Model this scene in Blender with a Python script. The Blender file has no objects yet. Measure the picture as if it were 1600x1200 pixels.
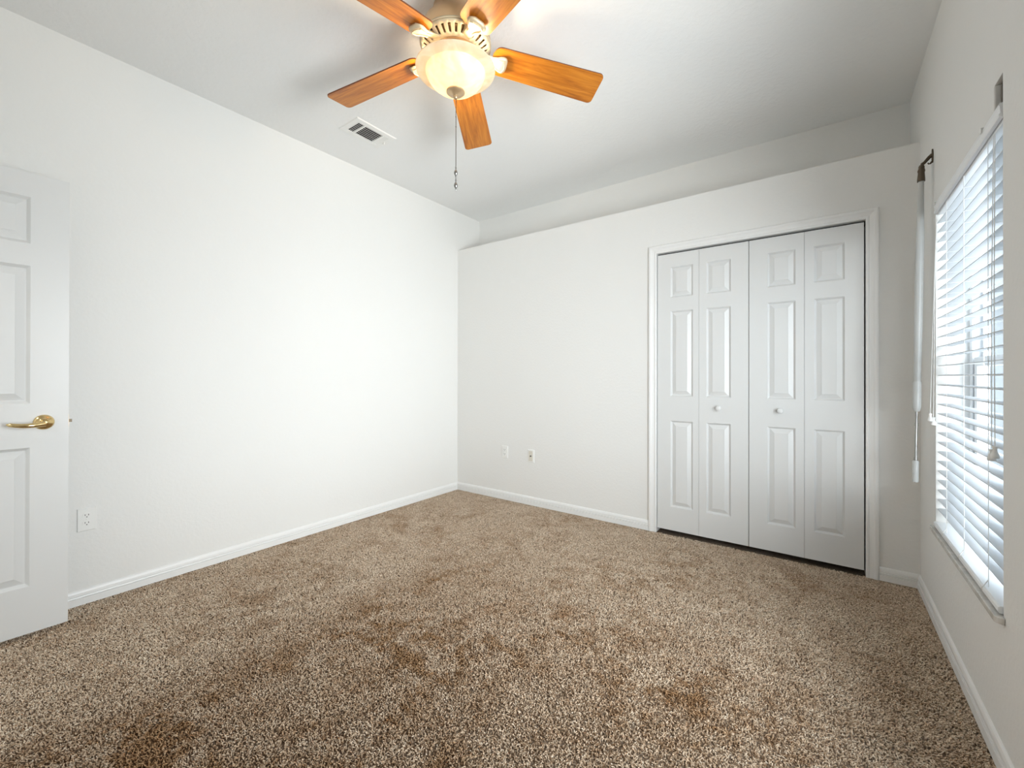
import bpy, bmesh, math, random
from mathutils import Vector, Matrix
random.seed(4)
PI = math.pi
SC = bpy.context.scene
COL = SC.collection

# ---------------------------------------------------------------- camera, world, light, exposure
def make_camera():
    yaw, pitch, roll = -0.6309, 0.0025, 0.0016
    f = Vector((math.sin(yaw)*math.cos(pitch), math.cos(yaw)*math.cos(pitch), math.sin(pitch)))
    r = Vector((math.cos(yaw), -math.sin(yaw), 0)); u = r.cross(f)
    c, s = math.cos(roll), math.sin(roll)
    r2 = r*c + u*s; u2 = -r*s + u*c
    cd = bpy.data.cameras.new('camera'); co = bpy.data.objects.new('camera', cd); COL.objects.link(co)
    m = Matrix((r2, u2, -f)).transposed().to_4x4(); m.translation = Vector((3.03, -3.2031, 1.1548))
    co.matrix_world = m
    cd.sensor_width = 36; cd.lens = 667.48/1600*36
    cd.shift_y = -13.84/1600; cd.clip_start = .02; cd.clip_end = 200
    SC.camera = co
make_camera()

W = 3.4552          # right wall
HL = 2.44           # top of the closet wall
HC = 2.8348         # ceiling
YF = -3.62          # wall behind the camera
D = .3394           # recess behind the closet wall top
WY0, WY1, WZ0, WZ1 = -1.338, -.400, .452, 2.052     # window opening in the right wall

wd = bpy.data.worlds.new('overcast_sky'); SC.world = wd; wd.use_nodes = True
bg = wd.node_tree.nodes['Background']
bg.inputs[0].default_value = (.78, .89, 1.0, 1); bg.inputs[1].default_value = 4.4

def area(name, loc, rot, sx, sy, power, col, spread=180):
    l = bpy.data.lights.new(name, 'AREA'); l.shape = 'RECTANGLE'; l.size = sx; l.size_y = sy
    l.energy = power; l.color = col; l.spread = math.radians(spread)
    o = bpy.data.objects.new(name, l); COL.objects.link(o); o.location = loc; o.rotation_euler = rot
    return o
# added fill lamp behind an added, unseen window, brightening the left wall
area('window_fill_light', (W+.52, -2.24, 1.22), Vector((-.918, .395, .05)).to_track_quat('-Z', 'Y').to_euler(), 1.2, 1.4, 119, (.98, .985, 1.0), 126)
# added fill lamp in the unseen hall, without a fixture
area('hall_fill_light', (.9, YF-.7, 2.36), (0, 0, 0), .5, .5, 12, (1, .97, .93))

vs = SC.view_settings
vs.view_transform = 'Standard'; vs.look = 'None'; vs.gamma = 1; vs.use_curve_mapping = False
vs.exposure = 0.0
try:
    SC.cycles.max_bounces = 16; SC.cycles.diffuse_bounces = 10; SC.cycles.transparent_max_bounces = 16
    SC.cycles.sample_clamp_indirect = 6
    SC.cycles.use_denoising = True
except Exception: pass

# ---------------------------------------------------------------- materials
def mat(name, col, rough=.5, metal=0, spec=.5):
    m = bpy.data.materials.new(name); m.use_nodes = True
    b = m.node_tree.nodes['Principled BSDF']
    b.inputs['Base Color'].default_value = (*col, 1); b.inputs['Roughness'].default_value = rough
    b.inputs['Metallic'].default_value = metal; b.inputs['Specular IOR Level'].default_value = spec
    return m
def nodes(m): return m.node_tree.nodes, m.node_tree.links, m.node_tree.nodes['Principled BSDF']
def coord(m, kind='Object', scale=(1, 1, 1), rot=(0, 0, 0)):
    N, L, b = nodes(m)
    t = N.new('ShaderNodeTexCoord'); mp = N.new('ShaderNodeMapping')
    mp.inputs['Scale'].default_value = scale; mp.inputs['Rotation'].default_value = rot
    L.new(t.outputs[kind], mp.inputs['Vector']); return mp.outputs['Vector']
def noise(m, vec, scale, detail=2, rough=.5, dist=0):
    N, L, b = nodes(m); n = N.new('ShaderNodeTexNoise')
    n.inputs['Scale'].default_value = scale; n.inputs['Detail'].default_value = detail
    n.inputs['Roughness'].default_value = rough; n.inputs['Distortion'].default_value = dist
    L.new(vec, n.inputs['Vector']); return n.outputs[0]
def ramp(m, fac, stops):
    N, L, b = nodes(m); r = N.new('ShaderNodeValToRGB'); e = r.color_ramp.elements
    while len(e) < len(stops): e.new(.5)
    for k, (p, c) in enumerate(stops): e[k].position = p; e[k].color = (*c, 1) if len(c) == 3 else c
    L.new(fac, r.inputs[0]); return r.outputs[0]
def mixc(m, fac, a, b_, mode='MIX'):
    N, L, b = nodes(m); x = N.new('ShaderNodeMix'); x.data_type = 'RGBA'; x.blend_type = mode
    for v, i in ((fac, 0), (a, 6), (b_, 7)):
        if hasattr(v, 'is_linked') or hasattr(v, 'links'): L.new(v, x.inputs[i])
        elif isinstance(v, (int, float)): x.inputs[i].default_value = v
        else: x.inputs[i].default_value = (*v, 1)
    return x.outputs[2]
def bump(m, h, strength, dist):
    N, L, b = nodes(m); n = N.new('ShaderNodeBump'); n.inputs['Strength'].default_value = strength
    n.inputs['Distance'].default_value = dist; L.new(h, n.inputs['Height']); L.new(n.outputs[0], b.inputs['Normal'])

def plaster(name, col, sc, st, rough=.55):
    m = mat(name, col, rough, spec=.3); v = coord(m)
    h = ramp(m, noise(m, v, sc, 3, .55), [(.42, (0, 0, 0)), (.62, (1, 1, 1))])
    bump(m, h, st, .002); return m
M = {}
M['wall'] = plaster('white_wall_paint', (.765, .763, .745), 55, .16)
M['ceiling'] = plaster('white_ceiling_texture', (.82, .825, .82), 38, .3, .8)
M['trim'] = mat('white_trim_enamel', (.79, .79, .78), .35)
M['door'] = mat('white_door_enamel', (.68, .685, .68), .38)
v = coord(M['door'], scale=(1, 1, .12)); bump(M['door'], noise(M['door'], v, 240, 2), .05, .001)
M['dark'] = mat('painted_gap_shade', (.01, .01, .01), .9)  # near black that paints shade into gaps and recesses
M['plastic'] = mat('white_plastic', (.80, .80, .78), .35)
M['ivory'] = mat('almond_plastic', (.66, .63, .55), .4)
M['slot'] = mat('dark_slot', (.05, .05, .05), .6)
M['rod'] = mat('white_rod_enamel', (.50, .51, .50), .35)
M['bronze'] = mat('aged_bronze', (.11, .085, .06), .38, .85)
M['brass'] = mat('polished_brass', (.74, .56, .28), .13, 1)
M['steel'] = mat('grey_steel', (.35, .35, .34), .3, 1)
M['antique'] = mat('antique_brass', (.64, .46, .27), .36, .7)
M['cream'] = mat('cream_metal', (.66, .56, .38), .45, .25)
M['blind'] = mat('white_blind', (.84, .86, .88), .45)
M['slat'] = mat('white_blind_slat', (.62, .645, .67), .5)
M['cord'] = mat('white_cord', (.80, .80, .78), .8)
M['marble'] = mat('pale_marble', (.60, .59, .56), .25)
v = coord(M['marble']); c = ramp(M['marble'], noise(M['marble'], v, 14, 6, .6, 1.2), [(.35, (.50, .49, .46)), (.6, (.66, .65, .62))])
M['marble'].node_tree.links.new(c, nodes(M['marble'])[2].inputs['Base Color'])
M['vinyl'] = mat('white_vinyl', (.82, .84, .86), .4)
M['stucco'] = plaster('pale_stucco', (.34, .345, .35), 30, .5, .9)
M['roof'] = mat('grey_shingle', (.34, .33, .33), .9)
M['ground'] = mat('pale_concrete', (.45, .45, .44), .9)
M['winglass_dark'] = mat('dark_window_glass', (.06, .07, .09), .1)

def glass_mat():
    m = bpy.data.materials.new('clear_glass'); m.use_nodes = True; N, L = m.node_tree.nodes, m.node_tree.links
    for n in list(N): N.remove(n)
    o = N.new('ShaderNodeOutputMaterial'); x = N.new('ShaderNodeMixShader'); t = N.new('ShaderNodeBsdfTransparent')
    g = N.new('ShaderNodeBsdfGlossy'); g.inputs['Roughness'].default_value = .02; t.inputs[0].default_value = (.96, .98, .98, 1)
    x.inputs[0].default_value = .06; L.new(t.outputs[0], x.inputs[1]); L.new(g.outputs[0], x.inputs[2]); L.new(x.outputs[0], o.inputs[0])
    return m
M['glass'] = glass_mat()

def alabaster():
    m = bpy.data.materials.new('alabaster_glass'); m.use_nodes = True; N, L = m.node_tree.nodes, m.node_tree.links
    for n in list(N): N.remove(n)
    o = N.new('ShaderNodeOutputMaterial'); d = N.new('ShaderNodeBsdfDiffuse'); t = N.new('ShaderNodeBsdfTranslucent')
    g = N.new('ShaderNodeBsdfGlossy'); g.inputs['Roughness'].default_value = .2
    tc = N.new('ShaderNodeTexCoord'); n = N.new('ShaderNodeTexNoise'); n.inputs['Scale'].default_value = 9; n.inputs['Detail'].default_value = 4; n.inputs['Distortion'].default_value = 2
    L.new(tc.outputs['Object'], n.inputs['Vector'])
    r = N.new('ShaderNodeValToRGB'); r.color_ramp.elements[0].position = .35; r.color_ramp.elements[0].color = (.82, .74, .60, 1)
    r.color_ramp.elements[1].position = .65; r.color_ramp.elements[1].color = (.92, .88, .78, 1)
    L.new(n.outputs[0], r.inputs[0]); L.new(r.outputs[0], d.inputs[0]); L.new(r.outputs[0], t.inputs[0])
    a = N.new('ShaderNodeMixShader'); a.inputs[0].default_value = .5; L.new(d.outputs[0], a.inputs[1]); L.new(t.outputs[0], a.inputs[2])
    b = N.new('ShaderNodeMixShader'); b.inputs[0].default_value = .05; L.new(a.outputs[0], b.inputs[1]); L.new(g.outputs[0], b.inputs[2])
    L.new(b.outputs[0], o.inputs[0]); return m
M['alabaster'] = alabaster()

def wood():
    m = mat('oak_blade_veneer', (.5, .2, .05), .38)
    v = coord(m, 'Object', (1, 11, 11)); g = noise(m, v, 4, 5, .6, .5)
    c = ramp(m, g, [(.28, (.23, .060, .004)), (.48, (.45, .142, .009)), (.7, (.60, .225, .020))])
    nodes(m)[1].new(c, nodes(m)[2].inputs['Base Color']); return m
M['wood'] = wood()
M['wood_edge'] = mat('dark_blade_edge', (.16, .045, .012), .45)

def carpet(name, strand):
    m = mat(name, (.4, .3, .22), .95, spec=.1); N, L, b = nodes(m)
    g = N.new('ShaderNodeNewGeometry'); v = g.outputs['Position']
    mid = noise(m, v, 7, 6, .68, .5); small = noise(m, v, 26, 4, .65, .4); big = noise(m, v, 1.6, 5, .6, .4)
    if strand:
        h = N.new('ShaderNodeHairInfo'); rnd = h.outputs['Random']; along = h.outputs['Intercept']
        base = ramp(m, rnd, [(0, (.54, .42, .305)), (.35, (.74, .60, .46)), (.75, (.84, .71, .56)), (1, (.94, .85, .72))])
        base = mixc(m, 1.0, base, ramp(m, along, [(0, (.42, .36, .30)), (.75, (1, 1, 1))]), 'MULTIPLY')  # strand roots darkened in the colour, standing in for pile self-shadow
    else:
        base = ramp(m, noise(m, v, 200, 3, .7, .9), [(.35, (.12, .09, .065)), (.7, (.30, .24, .19))])
    # brushed and worn patches: shading of nap turned right of a line, put into the colour
    sx = N.new('ShaderNodeSeparateXYZ'); L.new(v, sx.inputs[0])
    def math_(op, a, b_=0, c=0):
        n = N.new('ShaderNodeMath'); n.operation = op
        for i, q in enumerate((a, b_, c)):
            if isinstance(q, (int, float)): n.inputs[i].default_value = q
            else: L.new(q, n.inputs[i])
        return n.outputs[0]
    wob = math_('MULTIPLY_ADD', mid, .9, -.45)
    line = math_('ADD', math_('SUBTRACT', sx.outputs[0], NAP[0]), wob)                       # metres right of the line
    far = math_('ADD', math_('SUBTRACT', NAP[1], sx.outputs[1]), wob)                       # metres nearer than its far end
    zone = math_('MULTIPLY', ramp(m, math_('MULTIPLY_ADD', line, .4, .2), [(.17, (0, 0, 0)), (.25, (1, 1, 1)), (.45, (.90, .90, .90)), (.72, (.72, .72, .72)), (.97, (.32, .32, .32))]),
                 ramp(m, math_('MULTIPLY_ADD', far, .4, .3), [(.10, (.12, .12, .12)), (.40, (1, 1, 1))]))
    patch = ramp(m, math_('MULTIPLY_ADD', small, .35, math_('MULTIPLY', mid, .65)), [(.42, (1, 1, 1)), (.56, (0, 0, 0))])
    broad = ramp(m, big, [(.36, (1, 1, 1)), (.62, (.25, .25, .25))])
    k = math_('MULTIPLY', patch, math_('MULTIPLY_ADD', zone, .45, .70)); k = math_('ADD', math_('MULTIPLY', k, broad), math_('MULTIPLY', zone, .30))
    k = math_('MINIMUM', k, 1.0)
    c = mixc(m, 1.0, base, mixc(m, k, (1, 1, 1), (.57, .43, .30)), 'MULTIPLY')
    L.new(c, b.inputs['Base Color']); return m
NAP = (1.06, -1.35)
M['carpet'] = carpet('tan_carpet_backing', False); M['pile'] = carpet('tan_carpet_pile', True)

# ---------------------------------------------------------------- mesh helpers (world coordinates)
def new(): return bmesh.new()
def box(bm, a, b, mi=0):
    x0, y0, z0 = a; x1, y1, z1 = b
    x0, x1 = sorted((x0, x1)); y0, y1 = sorted((y0, y1)); z0, z1 = sorted((z0, z1))
    V = [bm.verts.new(p) for p in ((x0,y0,z0),(x1,y0,z0),(x1,y1,z0),(x0,y1,z0),(x0,y0,z1),(x1,y0,z1),(x1,y1,z1),(x0,y1,z1))]
    for f in ((3,2,1,0),(4,5,6,7),(0,1,5,4),(1,2,6,5),(2,3,7,6),(3,0,4,7)):
        bm.faces.new([V[i] for i in f]).material_index = mi
def quad(bm, pts): return bm.faces.new([bm.verts.new(p) for p in pts])
def frame_of(d):
    d = Vector(d).normalized(); a = Vector((0, 0, 1)) if abs(d.z) < .9 else Vector((1, 0, 0))
    u = d.cross(a).normalized(); return d, u, d.cross(u)
def tube(bm, pts, rad, n=10, caps=True):
    pts = [Vector(p) for p in pts]; rings = []
    if not isinstance(rad, (list, tuple)): rad = [rad]*len(pts)
    d, u, w = frame_of(pts[1]-pts[0])
    for i, p in enumerate(pts):
        t = (pts[min(i+1, len(pts)-1)] - pts[max(i-1, 0)]).normalized()
        u = (u - t*u.dot(t)).normalized(); w = t.cross(u)
        rings.append([bm.verts.new(p + (u*math.cos(2*PI*k/n) + w*math.sin(2*PI*k/n))*rad[i]) for k in range(n)])
    for a, b in zip(rings, rings[1:]):
        for k in range(n): bm.faces.new((a[k], a[(k+1) % n], b[(k+1) % n], b[k]))
    if caps: bm.faces.new(rings[0][::-1]); bm.faces.new(rings[-1])
def lathe(bm, prof, c=(0, 0, 0), axis=(0, 0, 1), n=40, close=False):
    """prof: (radius, height) along axis from c"""
    c = Vector(c); d, u, w = frame_of(axis); rings = []
    for r, h in prof:
        if r < 1e-6: rings.append([bm.verts.new(c + d*h)])
        else: rings.append([bm.verts.new(c + d*h + (u*math.cos(2*PI*k/n) + w*math.sin(2*PI*k/n))*r) for k in range(n)])
    rr = list(zip(rings, rings[1:])) + ([(rings[-1], rings[0])] if close else [])
    for a, b in rr:
        for k in range(n):
            k2 = (k+1) % n
            if len(a) == 1 and len(b) == 1: continue
            if len(a) == 1: bm.faces.new((a[0], b[k2], b[k]))
            elif len(b) == 1: bm.faces.new((a[k], a[k2], b[0]))
            else: bm.faces.new((a[k], a[k2], b[k2], b[k]))
def prism(bm, outline, p0, du, dv, dn, h):
    """outline (u, v) polygon in plane p0+u*du+v*dv, extruded by h along dn"""
    p0, du, dv, dn = Vector(p0), Vector(du), Vector(dv), Vector(dn)
    A = [bm.verts.new(p0 + du*u + dv*w) for u, w in outline]; B = [bm.verts.new(v.co + dn*h) for v in A]
    bm.faces.new(A[::-1]); bm.faces.new(B); n = len(A)
    for k in range(n): bm.faces.new((A[k], A[(k+1) % n], B[(k+1) % n], B[k]))
def sweep(bm, prof, path, outs, up=None):
    """prof: closed polygon (a, b): a along outs[i], b along up[i]; path points are mitred by the caller"""
    rings = []
    for p, o, w in zip(path, outs, up):
        rings.append([bm.verts.new(Vector(p) + Vector(o)*a + Vector(w)*b) for a, b in prof])
    n = len(prof)
    for A, B in zip(rings, rings[1:]):
        for k in range(n): bm.faces.new((A[k], A[(k+1) % n], B[(k+1) % n], B[k]))
    bm.faces.new(rings[0][::-1]); bm.faces.new(rings[-1])

def obj(name, bm, m, parent=None, root=None, smooth=False, bevel=0, seg=2, loc=None):
    """links bm (world coordinates) as one mesh object; under a parent its vertices are taken relative to the thing's root"""
    bmesh.ops.recalc_face_normals(bm, faces=bm.faces[:])
    o_ = None
    if parent is not None:
        r = parent
        o_ = Vector((0, 0, 0))
        while r is not None: o_ += r.location; r = r.parent
    elif loc is not None: o_ = Vector(loc)
    if o_ is not None: bmesh.ops.translate(bm, verts=bm.verts[:], vec=-o_)
    if smooth:
        for f in bm.faces: f.smooth = True
    me = bpy.data.meshes.new(name); bm.to_mesh(me); bm.free()
    for x in (m if isinstance(m, (list, tuple)) else [m]): me.materials.append(x)
    o = bpy.data.objects.new(name, me); COL.objects.link(o)
    if parent is not None: o.parent = parent
    elif loc is not None: o.location = loc
    if smooth:
        md = o.modifiers.new('edges', 'EDGE_SPLIT'); md.split_angle = math.radians(38)
    if bevel:
        b = o.modifiers.new('bevel', 'BEVEL'); b.width = bevel; b.segments = seg; b.limit_method = 'ANGLE'
        b.harden_normals = False
    return o
def tag(o, label=None, cat=None, kind=None, group=None):
    if label: o['label'] = label
    if cat: o['category'] = cat
    if kind: o['kind'] = kind
    if group: o['group'] = group
    return o
def thing(name, loc, label, cat, kind=None, group=None):
    o = bpy.data.objects.new(name, None); COL.objects.link(o); o.location = loc; o.empty_display_size = .1
    return tag(o, label, cat, kind, group)
def struct(name, bm, m, label, cat, **k): return tag(obj(name, bm, m, **k), label, cat, 'structure')

# ---------------------------------------------------------------- setting
T = .12
bm = new(); box(bm, (-T, YF-T, -.1), (W+T+.04, D+.5, -.009))
floor = struct('floor', bm, M['carpet'], 'tan plush carpet with darker brown patches', 'carpet')
def carpet_pile(n):
    import numpy as np
    r = np.random.default_rng(7)
    x = r.uniform(.002, W-.002, n); y = r.uniform(YF, .002, n)
    lean = r.uniform(0, 2*PI, n); amt = np.abs(r.normal(.004, .0035, n)); bias = np.array((.0025, -.0020))
    p = np.zeros((n, 4, 3), np.float32)
    hgt = r.uniform(.0075, .0125, n)
    for i, t in enumerate((0, .4, .75, 1)):
        p[:, i, 0] = x + (np.cos(lean)*amt + bias[0])*t**1.7; p[:, i, 1] = y + (np.sin(lean)*amt + bias[1])*t**1.7
        p[:, i, 2] = -.0095 + hgt*t*(1-.15*t)
    p[:, :, 0] = np.clip(p[:, :, 0], .0, W); 
    cv = bpy.data.hair_curves.new('carpet_pile'); cv.add_curves([4]*n)
    cv.attributes['position'].data.foreach_set('vector', p.reshape(-1))
    ra = cv.attributes.get('radius') or cv.attributes.new('radius', 'FLOAT', 'POINT')
    rad = np.tile(np.array((.0011, .0015, .0014, .0008), np.float32), (n, 1)) * r.uniform(.8, 1.2, (n, 1)).astype(np.float32)
    ra.data.foreach_set('value', rad.reshape(-1))
    cv.materials.append(M['pile'])
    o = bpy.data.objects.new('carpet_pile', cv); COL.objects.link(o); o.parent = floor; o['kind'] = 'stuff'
carpet_pile(620000)
bm = new(); box(bm, (-T, YF-T, HC), (W+T+.04, D+T, HC+.1))
struct('ceiling', bm, M['ceiling'], 'flat white textured ceiling around the fan', 'ceiling')
bm = new(); box(bm, (-T, YF-T, 0), (0, D+.5, HC))
struct('wall_left', bm, M['wall'], 'long bright white wall behind the open door', 'wall')

# closet wall with its opening and the plant ledge on top
OX0, OX1, OZ = 2.010, 3.238, 2.078
bm = new()
for a, b in (((0, 0, 0), (OX0, .11, HL)), ((OX1, 0, 0), (W, .11, HL)), ((OX0, 0, OZ), (OX1, .11, HL)), ((0, .11, HL-.1), (W, D, HL))): box(bm, a, b)
bmesh.ops.remove_doubles(bm, verts=bm.verts, dist=1e-5)
struct('wall_back', bm, M['wall'], 'white closet wall stopping below the ceiling as a ledge', 'wall')
bm = new(); box(bm, (0, D, HL-.1), (W, D+T, HC))
struct('wall_recess', bm, M['wall'], 'white wall strip set back above the closet ledge', 'wall')
bm = new(); box(bm, (0, D+.38, 0), (W, D+.5, HL-.1)); box(bm, (0, D, HL-.16), (W, D+.5, HL-.1))  # closet faces coloured near black in place of shade
struct('wall_closet', bm, M['dark'], 'closet inside painted black as shade behind the folding doors', 'wall')

# right wall with the blind's window opening and an added one for fill light
WT = .17
AY0, AY1 = -2.50, -1.57
bm = new()
for y0, y1, z0, z1 in ((YF-T, AY0, 0, HC), (AY0, AY1, 0, WZ0), (AY0, AY1, WZ1, HC), (AY1, WY0, 0, HC), (WY0, WY1, 0, WZ0-.02), (WY0, WY1, WZ1, HC), (WY1, D+.5, 0, HC)):
    box(bm, (W, y0, z0), (W+WT, y1, z1))
bmesh.ops.remove_doubles(bm, verts=bm.verts, dist=1e-5)
struct('wall_right', bm, M['wall'], 'white wall around the window with the blind', 'wall')

# wall behind the camera, with the doorway the open door belongs to, and the hall beyond
DX0, DX1, DZ = .175, .985, 2.075
bm = new()
for x0, x1, z0, z1 in ((0, DX0, 0, HC), (DX1, W, 0, HC), (DX0, DX1, DZ, HC)): box(bm, (x0, YF-T, z0), (x1, YF, z1))
struct('wall_front', bm, M['wall'], 'white wall behind the photographer with the doorway', 'wall')
bm = new()
hx0, hx1, hy0, hy1 = -.3, 2.1, YF-T-1.2, YF-T
box(bm, (hx0, hy0-.1, -.1), (hx1, hy0, 2.5)); box(bm, (hx0-.1, hy0-.1, -.1), (hx0, hy1, 2.5)); box(bm, (hx1, hy0-.1, -.1), (hx1+.1, hy1, 2.5))
box(bm, (hx0-.1, hy0-.1, 2.4), (hx1+.1, hy1, 2.5)); box(bm, (hx0-.1, hy0-.1, -.12), (hx1+.1, hy1, -.02))
struct('wall_hall', bm, M['wall'], 'white hall walls beyond the doorway', 'wall')

# baseboards: profile (out from wall, height)
BP = [(0, 0), (.014, 0), (.014, .034), (.0075, .0350), (.0075, .0385), (.0138, .0402), (.0125, .0445), (.0065, .0455), (.0065, .0490), (.0115, .0507), (.0105, .060), (.007, .069), (.003, .074), (0, .075)]
def board(name, pts, outs, label):
    bm = new(); sweep(bm, BP, pts, outs, [(0, 0, 1)]*len(pts)); return struct(name, bm, M['trim'], label, 'baseboard')
CL, CR, CT = 1.9652, 3.2833, 2.1234        # casing outer edges
board('baseboard_left', [(0, YF, 0), (0, 0, 0)], [(1, 0, 0), (1, -1, 0)], 'white moulded baseboard along the long left wall')
board('baseboard_back', [(0, 0, 0), (CL, 0, 0)], [(1, -1, 0), (0, -1, 0)], 'white moulded baseboard from the corner to the closet')
board('baseboard_corner', [(CR, 0, 0), (W, 0, 0)], [(0, -1, 0), (-1, -1, 0)], 'short white baseboard piece right of the closet')
board('baseboard_right', [(W, 0, 0), (W, YF, 0)], [(-1, -1, 0), (-1, 0, 0)], 'white moulded baseboard below the window')

# closet casing: profile across (from inner edge outward) and depth
IX0, IX1, IZ = 2.0240, 3.2245, 2.0655
CP = [(0, 0), (0, .009), (.004, .012), (.012, .012), (.015, .009), (.020, .010), (.034, .0145), (.040, .018), (.050, .018), (.0555, .016), (.0585, .011), (.0585, 0)]
bm = new()
sweep(bm, [(a, b) for a, b in CP], [(IX0, 0, 0), (IX0, 0, IZ), (IX1, 0, IZ), (IX1, 0, 0)],
      [(-1, 0, 0), (-1, 0, 1), (1, 0, 1), (1, 0, 0)], [(0, -1, 0)]*4)
struct('trim_1', bm, M['trim'], 'white moulded casing around the closet doors', 'door casing', smooth=False)
bm = new()
for a, b in (((OX0, 0, 0), (IX0, .11, IZ)), ((IX1, 0, 0), (OX1, .11, IZ)), ((OX0, 0, IZ), (OX1, .11, OZ))): box(bm, a, b)
box(bm, (IX0, .035, IZ-.022), (IX1, .07, IZ), 1)  # black strip paints the shade above the closet doors
struct('trim_2', bm, [M['trim'], M['dark']], 'jamb lining inside the closet opening', 'door jamb')

# ---------------------------------------------------------------- panelled door leaves
def panel_face(bm, P, rects, w, h, inset):
    """P(u, v, depth) -> point; a flat face w x h with raised-panel rectangles (u0, u1, v0, v1)"""
    us = sorted({0, w, *[r[0] for r in rects], *[r[1] for r in rects]}); vs_ = sorted({0, h, *[r[2] for r in rects], *[r[3] for r in rects]})
    g = {}
    def gv(u, v):
        if (u, v) not in g: g[(u, v)] = bm.verts.new(P(u, v, 0))
        return g[(u, v)]
    for u0, u1 in zip(us, us[1:]):
        for v0, v1 in zip(vs_, vs_[1:]):
            if any(r[0] <= u0 and u1 <= r[1] and r[2] <= v0 and v1 <= r[3] for r in rects): continue
            bm.faces.new((gv(u0, v0), gv(u1, v0), gv(u1, v1), gv(u0, v1)))
    for u0, u1, v0, v1 in rects:
        prev = [gv(u0, v0), gv(u1, v0), gv(u1, v1), gv(u0, v1)]
        for off, dep in inset:
            cur = [bm.verts.new(P(u, v, dep)) for u, v in ((u0+off, v0+off), (u1-off, v0+off), (u1-off, v1-off), (u0+off, v1-off))]
            for k in range(4): bm.faces.new((prev[k], prev[(k+1) % 4], cur[(k+1) % 4], cur[k]))
            prev = cur
        bm.faces.new(prev)
    return us, vs_
def leaf(P, w, h, th, rects, inset, both=False):
    bm = new(); panel_face(bm, lambda u, v, d: P(u, v, d), rects, w, h, inset)
    if both: panel_face(bm, lambda u, v, d: P(u, v, th-d), rects, w, h, inset)
    else: quad(bm, [P(0, 0, th), P(w, 0, th), P(w, h, th), P(0, h, th)])
    for a, b in (((0, 0), (w, 0)), ((w, 0), (w, h)), ((w, h), (0, h)), ((0, h), (0, 0))):
        quad(bm, [P(*a, 0), P(*b, 0), P(*b, th), P(*a, th)])
    bmesh.ops.remove_doubles(bm, verts=bm.verts, dist=1e-6)
    return bm
INS = [(.0015, .0012), (.0105, .0130), (.0125, .0130), (.038, .0024), (.0388, .0008)]
ZB, ZT = .032, 2.053
PZ = [(1.732, 1.955), (1.010, 1.633), (.203, .832)]
YD = .006
def bifold(name, leaves, kx, kleaf, label):
    t = thing(name, (leaves[0][0], YD, 0), label, 'folding door', 'structure')
    for i, (x0, x1, p0, p1) in enumerate(leaves):
        P = lambda u, v, d, x0=x0: (x0+u, YD+d, ZB+v)
        lf = obj('door_leaf', leaf(P, x1-x0, ZT-ZB, .030, [(p0-x0, p1-x0, a-ZB, b-ZB) for a, b in PZ], INS), M['door'], t)
        if i == kleaf:
            b = new(); lathe(b, [(.0001, 0), (.0085, 0), (.0085, .006), (.0075, .011), (.010, .016), (.0155, .020), (.0175, .026), (.0165, .031), (.0115, .0345), (.004, .036), (0, .0362)], (kx, YD, .938), (0, -1, 0), 24)
            obj('door_knob', b, M['door'], lf, smooth=True)
    xe0, xe1 = leaves[0][0], leaves[1][1]
    return t
bifold('door_2', [(2.0285, 2.3165, 2.122, 2.277), (2.3180, 2.6255, 2.366, 2.520)], 2.4463, 1, 'left pair of white folding closet door leaves with a round knob')
bifold('door_3', [(2.6295, 2.9310, 2.733, 2.886), (2.9325, 3.2175, 2.980, 3.130)], 2.8059, 0, 'right pair of white folding closet door leaves nearest the window')

# open room door
hx, hy = .1805, -3.585
ang = math.atan2(-2.8148-hy, .1976-hx)
du = Vector((math.cos(ang), math.sin(ang), 0)); dn = Vector((-du.y, du.x, 0))   # dn points to the wall
dw = .7703
F0 = Vector((hx, hy, 0))
PD = lambda u, v, d: tuple(F0 + du*u + dn*d + Vector((0, 0, .016+v)))
rp = []
for u0, u1 in ((.130, .343), (.440, .651)):
    for a, b in ((1.738, 1.944), (1.030, 1.640), (.224, .836)): rp.append((u0, u1, a-.016, b-.016))
INS1 = [(.002, .0015), (.0125, .0125), (.0150, .0125), (.044, .0024), (.0448, .0008)]
door = obj('door_1', leaf(PD, dw, 2.036, .035, rp, INS1, True), M['door'], loc=(hx, hy, 0))
tag(door, 'open white six panel room door standing against the left wall', 'door', 'structure')
# lever handle
def W_(u, z, d): return F0 + du*u - dn*d + Vector((0, 0, z))
LU, LZ = .692, .945
bm = new(); lathe(bm, [(.0001, 0), (.033, 0), (.0335, .004), (.031, .009), (.025, .013), (.017, .0155), (.0135, .020), (.0125, .034), (.0135, .040), (.0125, .046), (.008, .0485), (0, .049)], W_(LU, LZ, 0), -dn, 36)
hand = obj('door_handle', bm, M['brass'], door, smooth=True)
bm = new(); pts = []; rad = []
for k in range(13):
    s = k/12; pts.append(W_(LU-.112*s, LZ-.004-.010*math.sin(s*2.6)+.010*s, .041+.012*math.sin(s*PI))); rad.append(.0120-.0040*s if k < 12 else .002)
tube(bm, pts, rad, 12); obj('lever', bm, M['brass'], hand, smooth=True)
bm = new()
lathe(bm, [(.0001, 0), (.0035, 0), (.003, .001), (0, .001)], W_(LU, LZ, .0488), -dn, 12)
obj('privacy_pin', bm, M['slot'], hand)
bm = new()
p = F0 + du*dw + dn*.0175 + Vector((0, 0, LZ))
def obox(bm, c, au, an, hu, hn, hz):
    c = Vector(c); V = []
    for z in (-hz, hz):
        for a, b in ((-1, -1), (1, -1), (1, 1), (-1, 1)): V.append(bm.verts.new(c + au*(a*hu) + an*(b*hn) + Vector((0, 0, z))))
    for f in ((3,2,1,0),(4,5,6,7),(0,1,5,4),(1,2,6,5),(2,3,7,6),(3,0,4,7)): bm.faces.new([V[i] for i in f])
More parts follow.
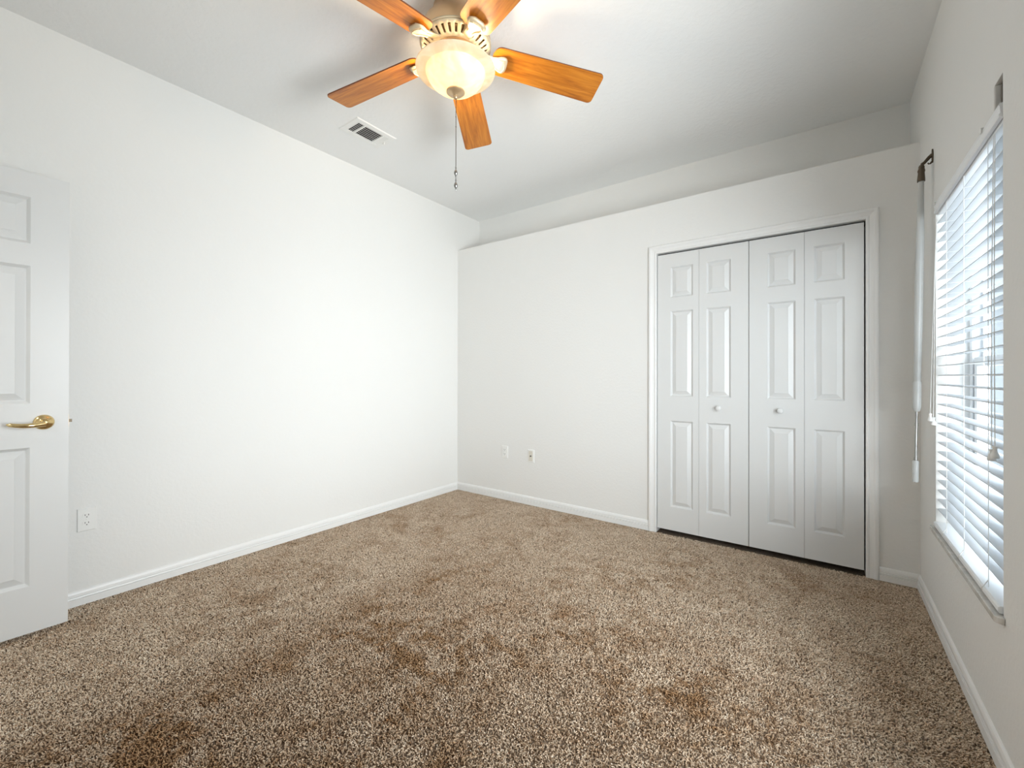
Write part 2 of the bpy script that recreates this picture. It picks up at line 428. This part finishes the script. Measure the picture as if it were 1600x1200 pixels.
obox(bm, p, du, dn, .0012, .0125, .028); obj('latch_plate', bm, M['antique'], door)
bm = new(); q0 = p + du*.001
prism(bm, [(0, -.007), (.011, -.007), (.011, -.001), (0, .007)], q0 - Vector((0, 0, .007)), du, dn, (0, 0, 1), .014); obj('latch_bolt', bm, M['bronze'], door)
for z in (.25, 1.05, 1.85):
    bm = new(); lathe(bm, [(.0001, 0), (.0065, 0), (.0065, .09), (0, .09)], W_(-.004, z-.045, .004), (0, 0, 1), 12); obj('hinge', bm, M['brass'], door, smooth=True)

# ---------------------------------------------------------------- window and sill
def window(name, y0, y1, z0, z1, label, sill):
    t = thing(name, (W+.12, (y0+y1)/2, z0), label, 'window', 'structure')
    xf = W+.110; x2 = W+.165
    def ring(y0, y1, z0, z1, wd, xa, xb, bm):
        for a, b in (((xa, y0, z0), (xb, y0+wd, z1)), ((xa, y1-wd, z0), (xb, y1, z1)), ((xa, y0+wd, z0), (xb, y1-wd, z0+wd)), ((xa, y0+wd, z1-wd), (xb, y1-wd, z1))): box(bm, a, b)
    bm = new(); ring(y0, y1, z0, z1, .042, xf, x2, bm); obj('window_frame', bm, M['vinyl'], t, bevel=.003)
    zm = (z0+z1)/2 - .03
    bm = new(); box(bm, (xf+.006, y1-.056, z0+.042), (xf+.03, y1-.042, zm)); box(bm, (xf+.006, y0+.042, z0+.042), (xf+.03, y0+.056, zm)); obj('weather_strip', bm, M['slot'], t)
    bm = new(); ring(y0+.056, y1-.056, z0+.042, zm+.02, .04, xf+.004, xf+.03, bm); s1 = obj('lower_sash', bm, M['vinyl'], t, bevel=.002)
    bm = new(); ring(y0+.042, y1-.042, zm-.02, z1-.042, .034, xf+.031, xf+.052, bm); s2 = obj('upper_sash', bm, M['vinyl'], t, bevel=.002)
    bm = new(); box(bm, (xf+.014, y0+.09, z0+.076), (xf+.018, y1-.09, zm-.014)); obj('glass_pane', bm, M['glass'], s1)
    bm = new(); box(bm, (xf+.040, y0+.07, zm+.01), (xf+.044, y1-.07, z1-.07)); obj('glass_pane', bm, M['glass'], s2)
    return t
win = window('window_1', WY0, WY1, WZ0, WZ1, 'single hung window behind the white blind', True)
window('added_window', AY0, AY1, WZ0, WZ1, 'added unseen window in the right wall letting in fill light', False)  # added opening out of view, made for the fill lamp
# marble sill with rounded front corners
bm = new(); r = .018
ol = []
sy0, sy1, sx0, sx1 = WY0-.018, WY1+.022, W-.021, W+.11
for cx, cy, a0 in ((sx0+r, sy1-r, 90), (sx0+r, sy0+r, 180)):
    for k in range(6): a = math.radians(a0+90*k/5); ol.append((cx+r*math.cos(a), cy+r*math.sin(a)))
ol = ol + [(W-.0005, sy0), (W-.0005, WY0+.001), (sx1, WY0+.001), (sx1, WY1-.001), (W-.0005, WY1-.001), (W-.0005, sy1)]
prism(bm, ol, (0, 0, WZ0-.0195), (1, 0, 0), (0, 1, 0), (0, 0, 1), .0195)
tag(obj('trim_3', bm, M['marble'], loc=(W, (WY0+WY1)/2, WZ0), bevel=.003), 'pale marble sill under the window blind', 'window sill', 'structure')

# ---------------------------------------------------------------- blind
BY0, BY1 = WY0+.006, WY1-.010
bt = thing('window_blind', (W+.02, (BY0+BY1)/2, WZ0), 'white horizontal slat blind hanging in the right wall window', 'blind')
SX = W+.004; SWD = .050
ztop, zbot, nsl = 1.877, .5395, 31
bm = new(); box(bm, (W+.006, BY0, 1.915), (W+.058, BY1, 1.958)); hr = obj('headrail', bm, M['blind'], bt, bevel=.003)
bm = new(); prism(bm, [(0, 0), (.009, .003), (.0105, .010), (.007, .014), (.008, .032), (.0105, .037), (.008, .043), (0, .044)], (W+.003, BY0-.0, 1.923), (-1, 0, 0), (0, 0, 1), (0, 1, 0), BY1-BY0+.012)
val = obj('valance', bm, M['blind'], bt)
bm = new()
for y in (BY1-.02, BY0+.17):
    bm = new(); prism(bm, [(-.0105, .056), (-.0135, .056), (-.0135, .072), (.03, .072), (.03, .069), (-.0105, .069)], (W+.003, y-.007, 1.899), (1, 0, 0), (0, 0, 1), (0, 1, 0), .014)
    obj('valance_clip', bm, M['plastic'], val)
bm = new(); box(bm, (W+.012, BY0+.001, 1.957), (W+.055, BY0+.060, WZ1-.001)); box(bm, (W+.004, BY0+.016, 1.957), (W+.012, BY0+.030, 2.03))  # bracket enlarged to fill the head cavity and block outside light
obj('mounting_bracket', bm, M['bronze'], hr)
bm = new(); box(bm, (W-.003, BY0+.062, 1.9695), (W+.085, WY1-.001, WZ1-.0015)); obj('header_board', bm, M['wall'], win, bevel=.004)
bm = new()
tilt = math.radians(3)
for i in range(nsl):
    z = ztop - (ztop-zbot)*i/(nsl-1); pr = []
    for k in range(7):
        s = k/6*2-1; x = s*SWD/2; c = .0022*(1-s*s)
        pr.append((x*math.cos(tilt), c + x*math.sin(tilt)))
    pr = pr + [(a, b-.0026) for a, b in reversed(pr)]
    prism(bm, pr, (SX+SWD/2, BY0, z), (1, 0, 0), (0, 0, 1), (0, 1, 0), BY1-BY0)
obj('slats', bm, M['slat'], bt)
bm = new(); prism(bm, [(-.026, 0), (-.029, .004), (-.029, .016), (-.024, .021), (.026, .021), (.029, .016), (.029, .004), (.026, 0)], (SX+SWD/2-.010, BY0, .4565), (1, 0, 0), (0, 0, 1), (0, 1, 0), BY1-BY0)
br = obj('bottom_rail', bm, M['blind'], bt)
bm = new()
LY = (-.600, -.885, -1.182)
for y in LY:
    for x in (SX-.001, SX+SWD+.001): tube(bm, [(x, y, 1.92), (x, y, .472)], .0011, 5)
    tube(bm, [(SX-.001, y, .500), (SX-.013, y-.002, .4775), (SX-.016, y+.004, .468), (SX-.0135, y, .460)], .0014, 5)
    for i in range(nsl):
        z = ztop - (ztop-zbot)*i/(nsl-1) - .004
        tube(bm, [(SX-.001, y, z), (SX+SWD+.001, y, z)], .0006, 4)
obj('ladder_strings', bm, M['cord'], bt)
def tassel(par, x, y, z):
    b = new(); lathe(b, [(.0001, .020), (.006, .020), (.0062, .016), (.0048, .012), (.0052, .006), (.0095, -.006), (.0105, -.013), (.009, -.016), (0, -.016)], (x, y, z), (0, 0, 1), 20)
    return obj('tassel', b, M['plastic'], par, smooth=True)
def cord(p):
    b = new(); tube(b, p, .0012, 6); return obj('pull_cord', b, M['cord'], bt)
c = cord([(W-.002, -.432, 1.90), (W-.012, -.430, 1.5), (W-.027, -.455, .985)]); tassel(c, W-.027, -.455, .965)
c = cord([(W-.002, -.438, 1.90), (W-.010, -.440, 1.5), (W-.016, -.452, .965)]); tassel(c, W-.016, -.455, .948)
c = cord([(W-.002, -1.262, 1.90), (W-.006, -1.258, 1.4), (W-.007, -1.262, .935)]); tassel(c, W-.007, -1.262, .912)
c = cord([(W-.002, -1.275, 1.90), (W-.006, -1.283, 1.4), (W-.008, -1.298, .945)]); tassel(c, W-.008, -1.298, .925)

# ---------------------------------------------------------------- curtain bracket and hanging rod
KY = -.343
t = thing('curtain_bracket', (W, KY, 2.22), 'dark bronze curtain bracket screwed to the wall left of the blind', 'bracket')
bm = new(); ol = []
for k in range(16):
    a = 2*PI*k/16; ol.append((.013*math.cos(a), .034*math.sin(a)*(1 if True else 1)))
prism(bm, [(u, v_+.0) for u, v_ in ol], (W, KY, 2.222), (0, 1, 0), (0, 0, 1), (-1, 0, 0), .005); obj('wall_plate', bm, M['bronze'], t, bevel=.001)
bm = new(); tube(bm, [(W-.004, KY, 2.196), (W-.010, KY, 2.187), (W-.016, KY, 2.187), (W-.018, KY, 2.193)], [.004, .004, .0035, .003], 8); obj('hook', bm, M['bronze'], t, smooth=True)
bm = new(); tube(bm, [(W-.003, KY, 2.226), (W-.014, KY, 2.218), (W-.030, KY, 2.198), (W-.040, KY, 2.190)], [.010, .008, .007, .008], 12); obj('arm', bm, M['bronze'], t, smooth=True)
bm = new(); lathe(bm, [(0, .014), (.008, .012), (.0115, .004), (.0115, -.004), (.008, -.012), (0, -.014)], (W-.041, KY, 2.176), (0, 0, 1), 18); obj('swivel', bm, M['bronze'], t, smooth=True)
rod = thing('curtain_rod', (W-.064, KY, .64), 'white curtain rod hanging straight down from the bronze bracket', 'curtain rod')
def RP(z, ox=0, oy=0): s = .0415 + (.064-.0415)*(2.16-z)/(2.16-.64); return (W-s+ox, KY+oy, z)
bm = new(); tube(bm, [RP(2.170), RP(2.160), RP(2.150), RP(2.118), RP(2.108)], [.012, .0145, .0125, .0150, .0150], 16); obj('socket', bm, M['bronze'], rod, smooth=True)
bm = new(); zs_ = [2.108, 1.98, 1.85, 1.6, 1.35, 1.14, 1.12]
tube(bm, [RP(z) for z in zs_], [.011, .0125, .0155, .0165, .0160, .0135, .012], 16); obj('pole', bm, M['rod'], rod, smooth=True)
bm = new(); tube(bm, [RP(z) for z in (1.135, 1.125, 1.01, .995, .985)], [.0125, .0165, .0165, .0145, .009], 16); obj('grip', bm, M['rod'], rod, smooth=True)
bm = new(); tube(bm, [RP(.99), RP(.74)], .0052, 12)
for z in (.925, .917, .757, .750): tube(bm, [RP(z+.002), RP(z-.002)], .0075, 12)
obj('inner_tube', bm, M['steel'], rod, smooth=True)
bm = new(); tube(bm, [RP(z) for z in (.745, .74, .645, .64)], [.009, .0125, .0125, .011], 16); obj('end_cap', bm, M['rod'], rod, smooth=True)

# ---------------------------------------------------------------- outlets
def plate(c, n, m, t):
    """rounded wall plate 70 x 115 mm, c centre on the wall, n outward normal"""
    c, n = Vector(c), Vector(n); s = Vector((0, 0, 1)).cross(n)
    bm = new(); prev = None
    for k, (hw, hh, d) in enumerate(((.035, .0575, 0), (.035, .0575, .003), (.0325, .055, .006))):
        V = [bm.verts.new(c + s*a*hw + Vector((0, 0, b*hh)) + n*d) for a, b in ((-1, -1), (1, -1), (1, 1), (-1, 1))]
        if prev:
            for i in range(4): bm.faces.new((prev[i], prev[(i+1) % 4], V[(i+1) % 4], V[i]))
        prev = V
    bm.faces.new(prev); obj('cover_plate', bm, m, t); return s
def duplex(name, c, n, label, group):
    t = thing(name, c, label, 'outlet', group=group); c = Vector(c); n = Vector(n); s = plate(c, n, M['plastic'], t); Z = Vector((0, 0, 1))
    for dz in (.0195, -.0195):
        bm = new(); ol = []
        for k in range(24):
            a = 2*PI*k/24; ol.append((.0172*math.cos(a), max(-.0128, min(.0128, .0172*math.sin(a)))))
        prism(bm, ol, c + Z*dz + n*.0055, s, Z, n, .0022); rc = obj('receptacle', bm, M['plastic'], t)
        bm = new(); cc = c + Z*dz + n*.0078
        for u in (-.0064, .0064): prism(bm, [(u-.0012, -.0005), (u+.0012, -.0005), (u+.0012, .0075), (u-.0012, .0075)], cc, s, Z, n, .0003)
        prism(bm, [(.0024*math.cos(2*PI*k/10), -.0068+.0024*math.sin(2*PI*k/10)) for k in range(10)], cc, s, Z, n, .0003)
        obj('slots', bm, M['slot'], rc)
    bm = new(); lathe(bm, [(.0001, 0), (.0028, 0), (.002, .0012), (0, .0014)], c + n*.0058, n, 12); obj('screw', bm, M['plastic'], t)
duplex('wall_outlet', (0, -2.7228, .4245), (1, 0, 0), 'white duplex outlet on the left wall beside the open door', None)
duplex('wall_outlet', (.6125, 0, .4450), (0, -1, 0), 'white duplex outlet on the closet wall nearest the room corner', None)
c = Vector((.905, 0, .4386)); n = Vector((0, -1, 0))
t = thing('cable_jack', c, 'cable wall jack with one dark socket right of the corner outlet', 'wall jack'); plate(c, n, M['plastic'], t)
bm = new(); prism(bm, [(-.024, -.045), (.018, -.045), (.018, .045), (-.024, .045)], c + n*.006, (1, 0, 0), (0, 0, 1), n, .0006); obj('insert', bm, M['ivory'], t)
bm = new(); lathe(bm, [(.0001, 0), (.0068, 0), (.0068, .002), (.0048, .003), (.0048, .008), (0, .008)], c + n*.0066, n, 12); obj('coax_socket', bm, M['slot'], t)

# ---------------------------------------------------------------- ceiling vent
vc = Vector((.4820, -1.4070, HC)); vx, vy = .108, .158
t = thing('ceiling_vent', vc, 'white rectangular air vent in the ceiling left of the fan', 'air vent')
bm = new(); z0, z1 = HC, HC-.007
rings = [[(vx, vy, z0), ], ]
def rect_ring(bm, a, b):
    (ax, ay, az), (bx, by, bz) = a, b
    A = [bm.verts.new((vc.x+sx*ax, vc.y+sy*ay, az)) for sx, sy in ((-1,-1),(1,-1),(1,1),(-1,1))]
    B = [bm.verts.new((vc.x+sx*bx, vc.y+sy*by, bz)) for sx, sy in ((-1,-1),(1,-1),(1,1),(-1,1))]
    for k in range(4): bm.faces.new((A[k], A[(k+1) % 4], B[(k+1) % 4], B[k]))
ix, iy = .066, .120
rect_ring(bm, (vx, vy, HC), (vx-.004, vy-.004, z1)); rect_ring(bm, (vx-.004, vy-.004, z1), (vx-.018, vy-.018, z1-.001)); rect_ring(bm, (vx-.018, vy-.018, z1-.001), (ix, iy, z1-.0005)); rect_ring(bm, (ix, iy, z1-.0005), (ix, iy, HC-.0005))
for y in (vc.y-iy+.050, vc.y+iy-.044): box(bm, (vc.x-ix, y-.005, z1-.002), (vc.x+ix, y+.005, HC-.001))
bmesh.ops.remove_doubles(bm, verts=bm.verts, dist=1e-6)
obj('frame', bm, M['plastic'], t)
bm = new(); box(bm, (vc.x-ix, vc.y-iy, HC-.0012), (vc.x+ix, vc.y+iy, HC-.0004)); obj('painted_duct_shade', bm, M['dark'], t)  # black sheet stands in for the shade behind the louvers
M['louver'] = mat('grey_painted_louver', (.80, .80, .78), .5)
bm = new()
for k in range(7):
    x = vc.x-ix + 2*ix*(k+.5)/7
    prism(bm, [(-.0040, -.0005), (.0022, -.0055), (.0042, -.0050), (-.0020, .0000)], (x, vc.y-iy+.056, HC-.0017), (1, 0, 0), (0, 0, 1), (0, 1, 0), 2*iy-.106)
for k in range(4):
    y = vc.y-iy + .045*(k+.5)/4
    prism(bm, [(-.004, 0), (.003, -.005), (.0036, -.0046), (-.003, .0006)], (vc.x-ix, y, HC-.0017), (0, -1, 0), (0, 0, 1), (1, 0, 0), 2*ix)
    y = vc.y+iy - .039*(k+.5)/4
    prism(bm, [(-.005, .0), (.0055, -.0055), (.006, -.005), (-.005, .0006)], (vc.x-ix, y, HC-.0017), (0, 1, 0), (0, 0, 1), (1, 0, 0), 2*ix)
obj('louvers', bm, M['louver'], t)
bm = new(); box(bm, (vc.x-.004, vc.y+iy+.006, z1-.012), (vc.x+.004, vc.y+iy+.012, z1)); box(bm, (vc.x-.010, vc.y+iy+.004, z1-.003), (vc.x+.010, vc.y+iy+.014, z1)); obj('damper_lever', bm, M['plastic'], t)

# ---------------------------------------------------------------- ceiling fan
FX, FY, FZ = 1.6726, -1.7845, 2.6461
fan = thing('ceiling_fan', (FX, FY, HC), 'five blade wooden ceiling fan with a lit glass bowl under the ceiling', 'ceiling fan')
A0 = 3.3845; PIT = .2045; TIP = .7021; DROOP = .1014
def fl(bm, prof, n=60): lathe(bm, prof, (FX, FY, 0), (0, 0, 1), n)
bm = new(); fl(bm, [(.0001, HC-.0005), (.096, HC-.0005), (.100, HC-.008), (.104, HC-.030), (.112, HC-.050), (.128, HC-.074), (.146, HC-.098), (.155, HC-.120), (.1585, HC-.142), (.1585, HC-.166), (.152, HC-.172), (.140, HC-.172)], 72)
obj('motor_housing', bm, M['antique'], fan, smooth=True)
# slotted vent ring
bm = new(); NS = 150; rr = [(.1585, 2.668), (.1580, 2.659), (.1440, 2.6515), (.1160, 2.6355), (.0990, 2.6320), (.0940, 2.634)]
rings = []
for r_, z in rr: rings.append([bm.verts.new((FX+r_*math.cos(2*PI*k/NS), FY+r_*math.sin(2*PI*k/NS), z)) for k in range(NS)])
for j in range(len(rr)-1):
    for k in range(NS):
        if j == 2 and k % 5 in (0, 1): continue
        bm.faces.new((rings[j][k], rings[j][(k+1) % NS], rings[j+1][(k+1) % NS], rings[j+1][k]))
o = obj('vent_ring', bm, M['cream'], fan, smooth=True)
md = o.modifiers.new('thick', 'SOLIDIFY'); md.thickness = .003; md.offset = 1
bm = new(); fl(bm, [(.0001, 2.664), (.128, 2.664), (.128, 2.660), (.088, 2.650), (.074, 2.640), (.070, 2.612), (.076, 2.604), (.076, 2.588), (.0001, 2.588)], 36)
obj('switch_housing', bm, M['antique'], fan, smooth=True)

def blade(k):
    a = A0 - k*2*PI/5
    d = Vector((math.cos(a)*math.cos(DROOP), math.sin(a)*math.cos(DROOP), -math.sin(DROOP))); t_ = Vector((-math.sin(a), math.cos(a), 0)); up = d.cross(t_)
    w = t_*math.cos(PIT) - up*math.sin(PIT); nrm = d.cross(w)
    if nrm.z < 0: nrm = -nrm
    c0 = Vector((FX, FY, FZ))
    # outline in (radius, across)
    ol = []
    def arc(cx, cy, r, a0, a1, n=6):
        for i in range(n+1):
            x = math.radians(a0+(a1-a0)*i/n); ol.append((cx+r*math.cos(x), cy+r*math.sin(x)))
    h1, h0, r0 = .0836, .0715, .170
    arc(TIP-.022, h1-.022, .022, 0, 90); arc(r0+.040, h0-.034, .034, 90, 150, 4)
    ol.append((r0, .030)); ol.append((r0, -.030)); arc(r0+.040, -h0+.034, .034, 210, 270, 4); arc(TIP-.022, -h1+.022, .022, 270, 360)
    bo = bpy.data.objects.new('blade_axis', None)  # only for maths; never linked
    bm = bmesh.new(); n = len(ol)
    A = [bm.verts.new((u, v_, -.003)) for u, v_ in ol]; B = [bm.verts.new((u, v_, .003)) for u, v_ in ol]
    bm.faces.new(A[::-1]); bm.faces.new(B)
    for i in range(n): bm.faces.new((A[i], A[(i+1) % n], B[(i+1) % n], B[i])).material_index = 1
    bmesh.ops.recalc_face_normals(bm, faces=bm.faces[:])
    me = bpy.data.meshes.new('blade'); bm.to_mesh(me); bm.free(); me.materials.append(M['wood']); me.materials.append(M['wood_edge'])
    o = bpy.data.objects.new('blade', me); COL.objects.link(o); o.parent = fan
    m = Matrix((d, nrm.cross(d), nrm)).transposed().to_4x4(); m.translation = c0 - fan.location
    o.matrix_local = m
    bpy.data.objects.remove(bo)
    # blade iron: swooping arm from the motor and a rounded pad under the blade
    bm = new()
    def Q(r, s, z): return c0 + d*r + w*s + nrm*z
    sec = [(.094, .024, .002, .010), (.120, .024, -.002, .010), (.148, .023, -.006, .011), (.172, .024, -.011, .012), (.192, .032, -.015, .013), (.206, .041, -.017, .015), (.218, .044, -.017, .015), (.229, .041, -.016, .015), (.236, .033, -.015, .013), (.240, .022, -.012, .010)]
    rings = []
    for r_, hw, z, th in sec:
        ring = []
        for s, q in ((-1, .3), (-.7, 1), (0, 1.25), (.7, 1), (1, .3), (.7, -.2), (-.7, -.2)):
            ring.append(bm.verts.new(Q(r_, s*hw, z - q*th*.6 + .003)))
        rings.append(ring)
    for P_, R_ in zip(rings, rings[1:]):
        for i in range(7): bm.faces.new((P_[i], P_[(i+1) % 7], R_[(i+1) % 7], R_[i]))
    bm.faces.new(rings[0][::-1]); bm.faces.new(rings[-1])
    for f in bm.faces: f.smooth = True
    # raised scroll lines on the pad
    for s in (-1, 1): tube(bm, [Q(.150, s*.012, -.013), Q(.178, s*.014, -.020), Q(.200, s*.026, -.026), Q(.222, s*.029, -.027)], .0028, 6)
    tube(bm, [Q(.216, -.030, -.026), Q(.226, -.018, -.027), Q(.229, 0, -.028), Q(.226, .018, -.027), Q(.216, .030, -.026)], .0028, 6)
    obj('blade_iron', bm, M['cream'], fan)
for k in range(5): blade(k)

# light kit
bm = new(); fl(bm, [(.0001, 2.5895), (.100, 2.5895), (.104, 2.5855), (.100, 2.5815), (.0001, 2.5815)], 40); obj('light_fitter', bm, M['antique'], fan, smooth=True)
bm = new()
OUT = [(.1780, 2.5535), (.1800, 2.5505), (.1790, 2.5470), (.172, 2.5435), (.160, 2.5410), (.146, 2.5390), (.1350, 2.5375), (.1330, 2.5345), (.1305, 2.5245), (.123, 2.5080), (.110, 2.4905), (.092, 2.4755), (.072, 2.4640), (.050, 2.4555), (.030, 2.4520), (.010, 2.4505)]
INN = [(max(r_-.004, .006), z+.004) for r_, z in reversed(OUT[2:])]
fl(bm, OUT + INN + [(.1745, 2.5530)], 72)
bowl = obj('glass_bowl', bm, M['alabaster'], fan, smooth=True)
bm = new(); fl(bm, [(.0001, 2.4565), (.036, 2.4555), (.0415, 2.4520), (.042, 2.4485), (.038, 2.4445), (.028, 2.4415), (.016, 2.4380), (.0105, 2.4325), (.0105, 2.4255), (.0085, 2.4205), (.004, 2.4175), (.0001, 2.4165)], 32); obj('finial', bm, M['antique'], bowl, smooth=True)
for k, a in enumerate((10, 190)):
    p = Vector((FX+.075*math.cos(math.radians(a)), FY+.075*math.sin(math.radians(a)), 2.531))
    bm = new(); lathe(bm, [(0, -.030), (.012, -.028), (.022, -.016), (.024, 0), (.019, .016), (.012, .030), (.012, .052), (0, .052)], p, (0, 0, 1), 18)
    mb = bpy.data.materials.get('lit_bulb')
    if not mb:
        mb = mat('lit_bulb', (1, .9, .7), .5); b_ = nodes(mb)[2]; b_.inputs['Emission Color'].default_value = (1, .78, .52, 1); b_.inputs['Emission Strength'].default_value = 220
    obj('bulb', bm, mb, fan, smooth=True)
# pull chain
bm = new(); x, y = FX+.004, FY-.002
tube(bm, [(x, y, 2.420), (x, y, 2.108)], .0015, 6)
for k in range(3): lathe(bm, [(0, .003), (.003, 0), (0, -.003)], (x, y, 2.38-.045*k), (0, 0, 1), 8)
ch = obj('pull_chain', bm, M['bronze'], fan)
for z in (2.079, 2.022):
    bm = new(); lathe(bm, [(0, .034), (.0022, .032), (.0022, .026), (.0045, .024), (.0022, .021), (.0025, .014), (.006, .010), (.0085, .003), (.0085, -.003), (.006, -.009), (.003, -.012), (.0035, -.018), (.0015, -.024), (0, -.025)], (x, y, z), (0, 0, 1), 16)
    obj('chain_ball', bm, M['steel'], ch, smooth=True)

# ---------------------------------------------------------------- outside the window
bm = new(); box(bm, (W+WT+.01, -14, -.35), (40, 60, -.25)); struct('ground', bm, M['ground'], 'pale ground outside the window', 'ground')
hs = thing('house', (4.3, 6.0, -.25), 'pale neighbouring house seen between the blind slats', 'house')
bm = new(); box(bm, (4.0, 6.0, -.25), (11, 10, 2.35)); obj('wall', bm, M['stucco'], hs)
bm = new(); prism(bm, [(3.6, 2.35), (11.4, 2.35), (7.5, 4.0)], (0, 5.6, 0), (1, 0, 0), (0, 0, 1), (0, 1, 0), 4.8); obj('roof', bm, M['roof'], hs)
for x0 in (4.66, 4.86, 5.3):
    bm = new(); box(bm, (x0, 5.985, 1.0), (x0+.13, 6.0, 2.0)); wf = obj('window', bm, M['winglass_dark'], hs)
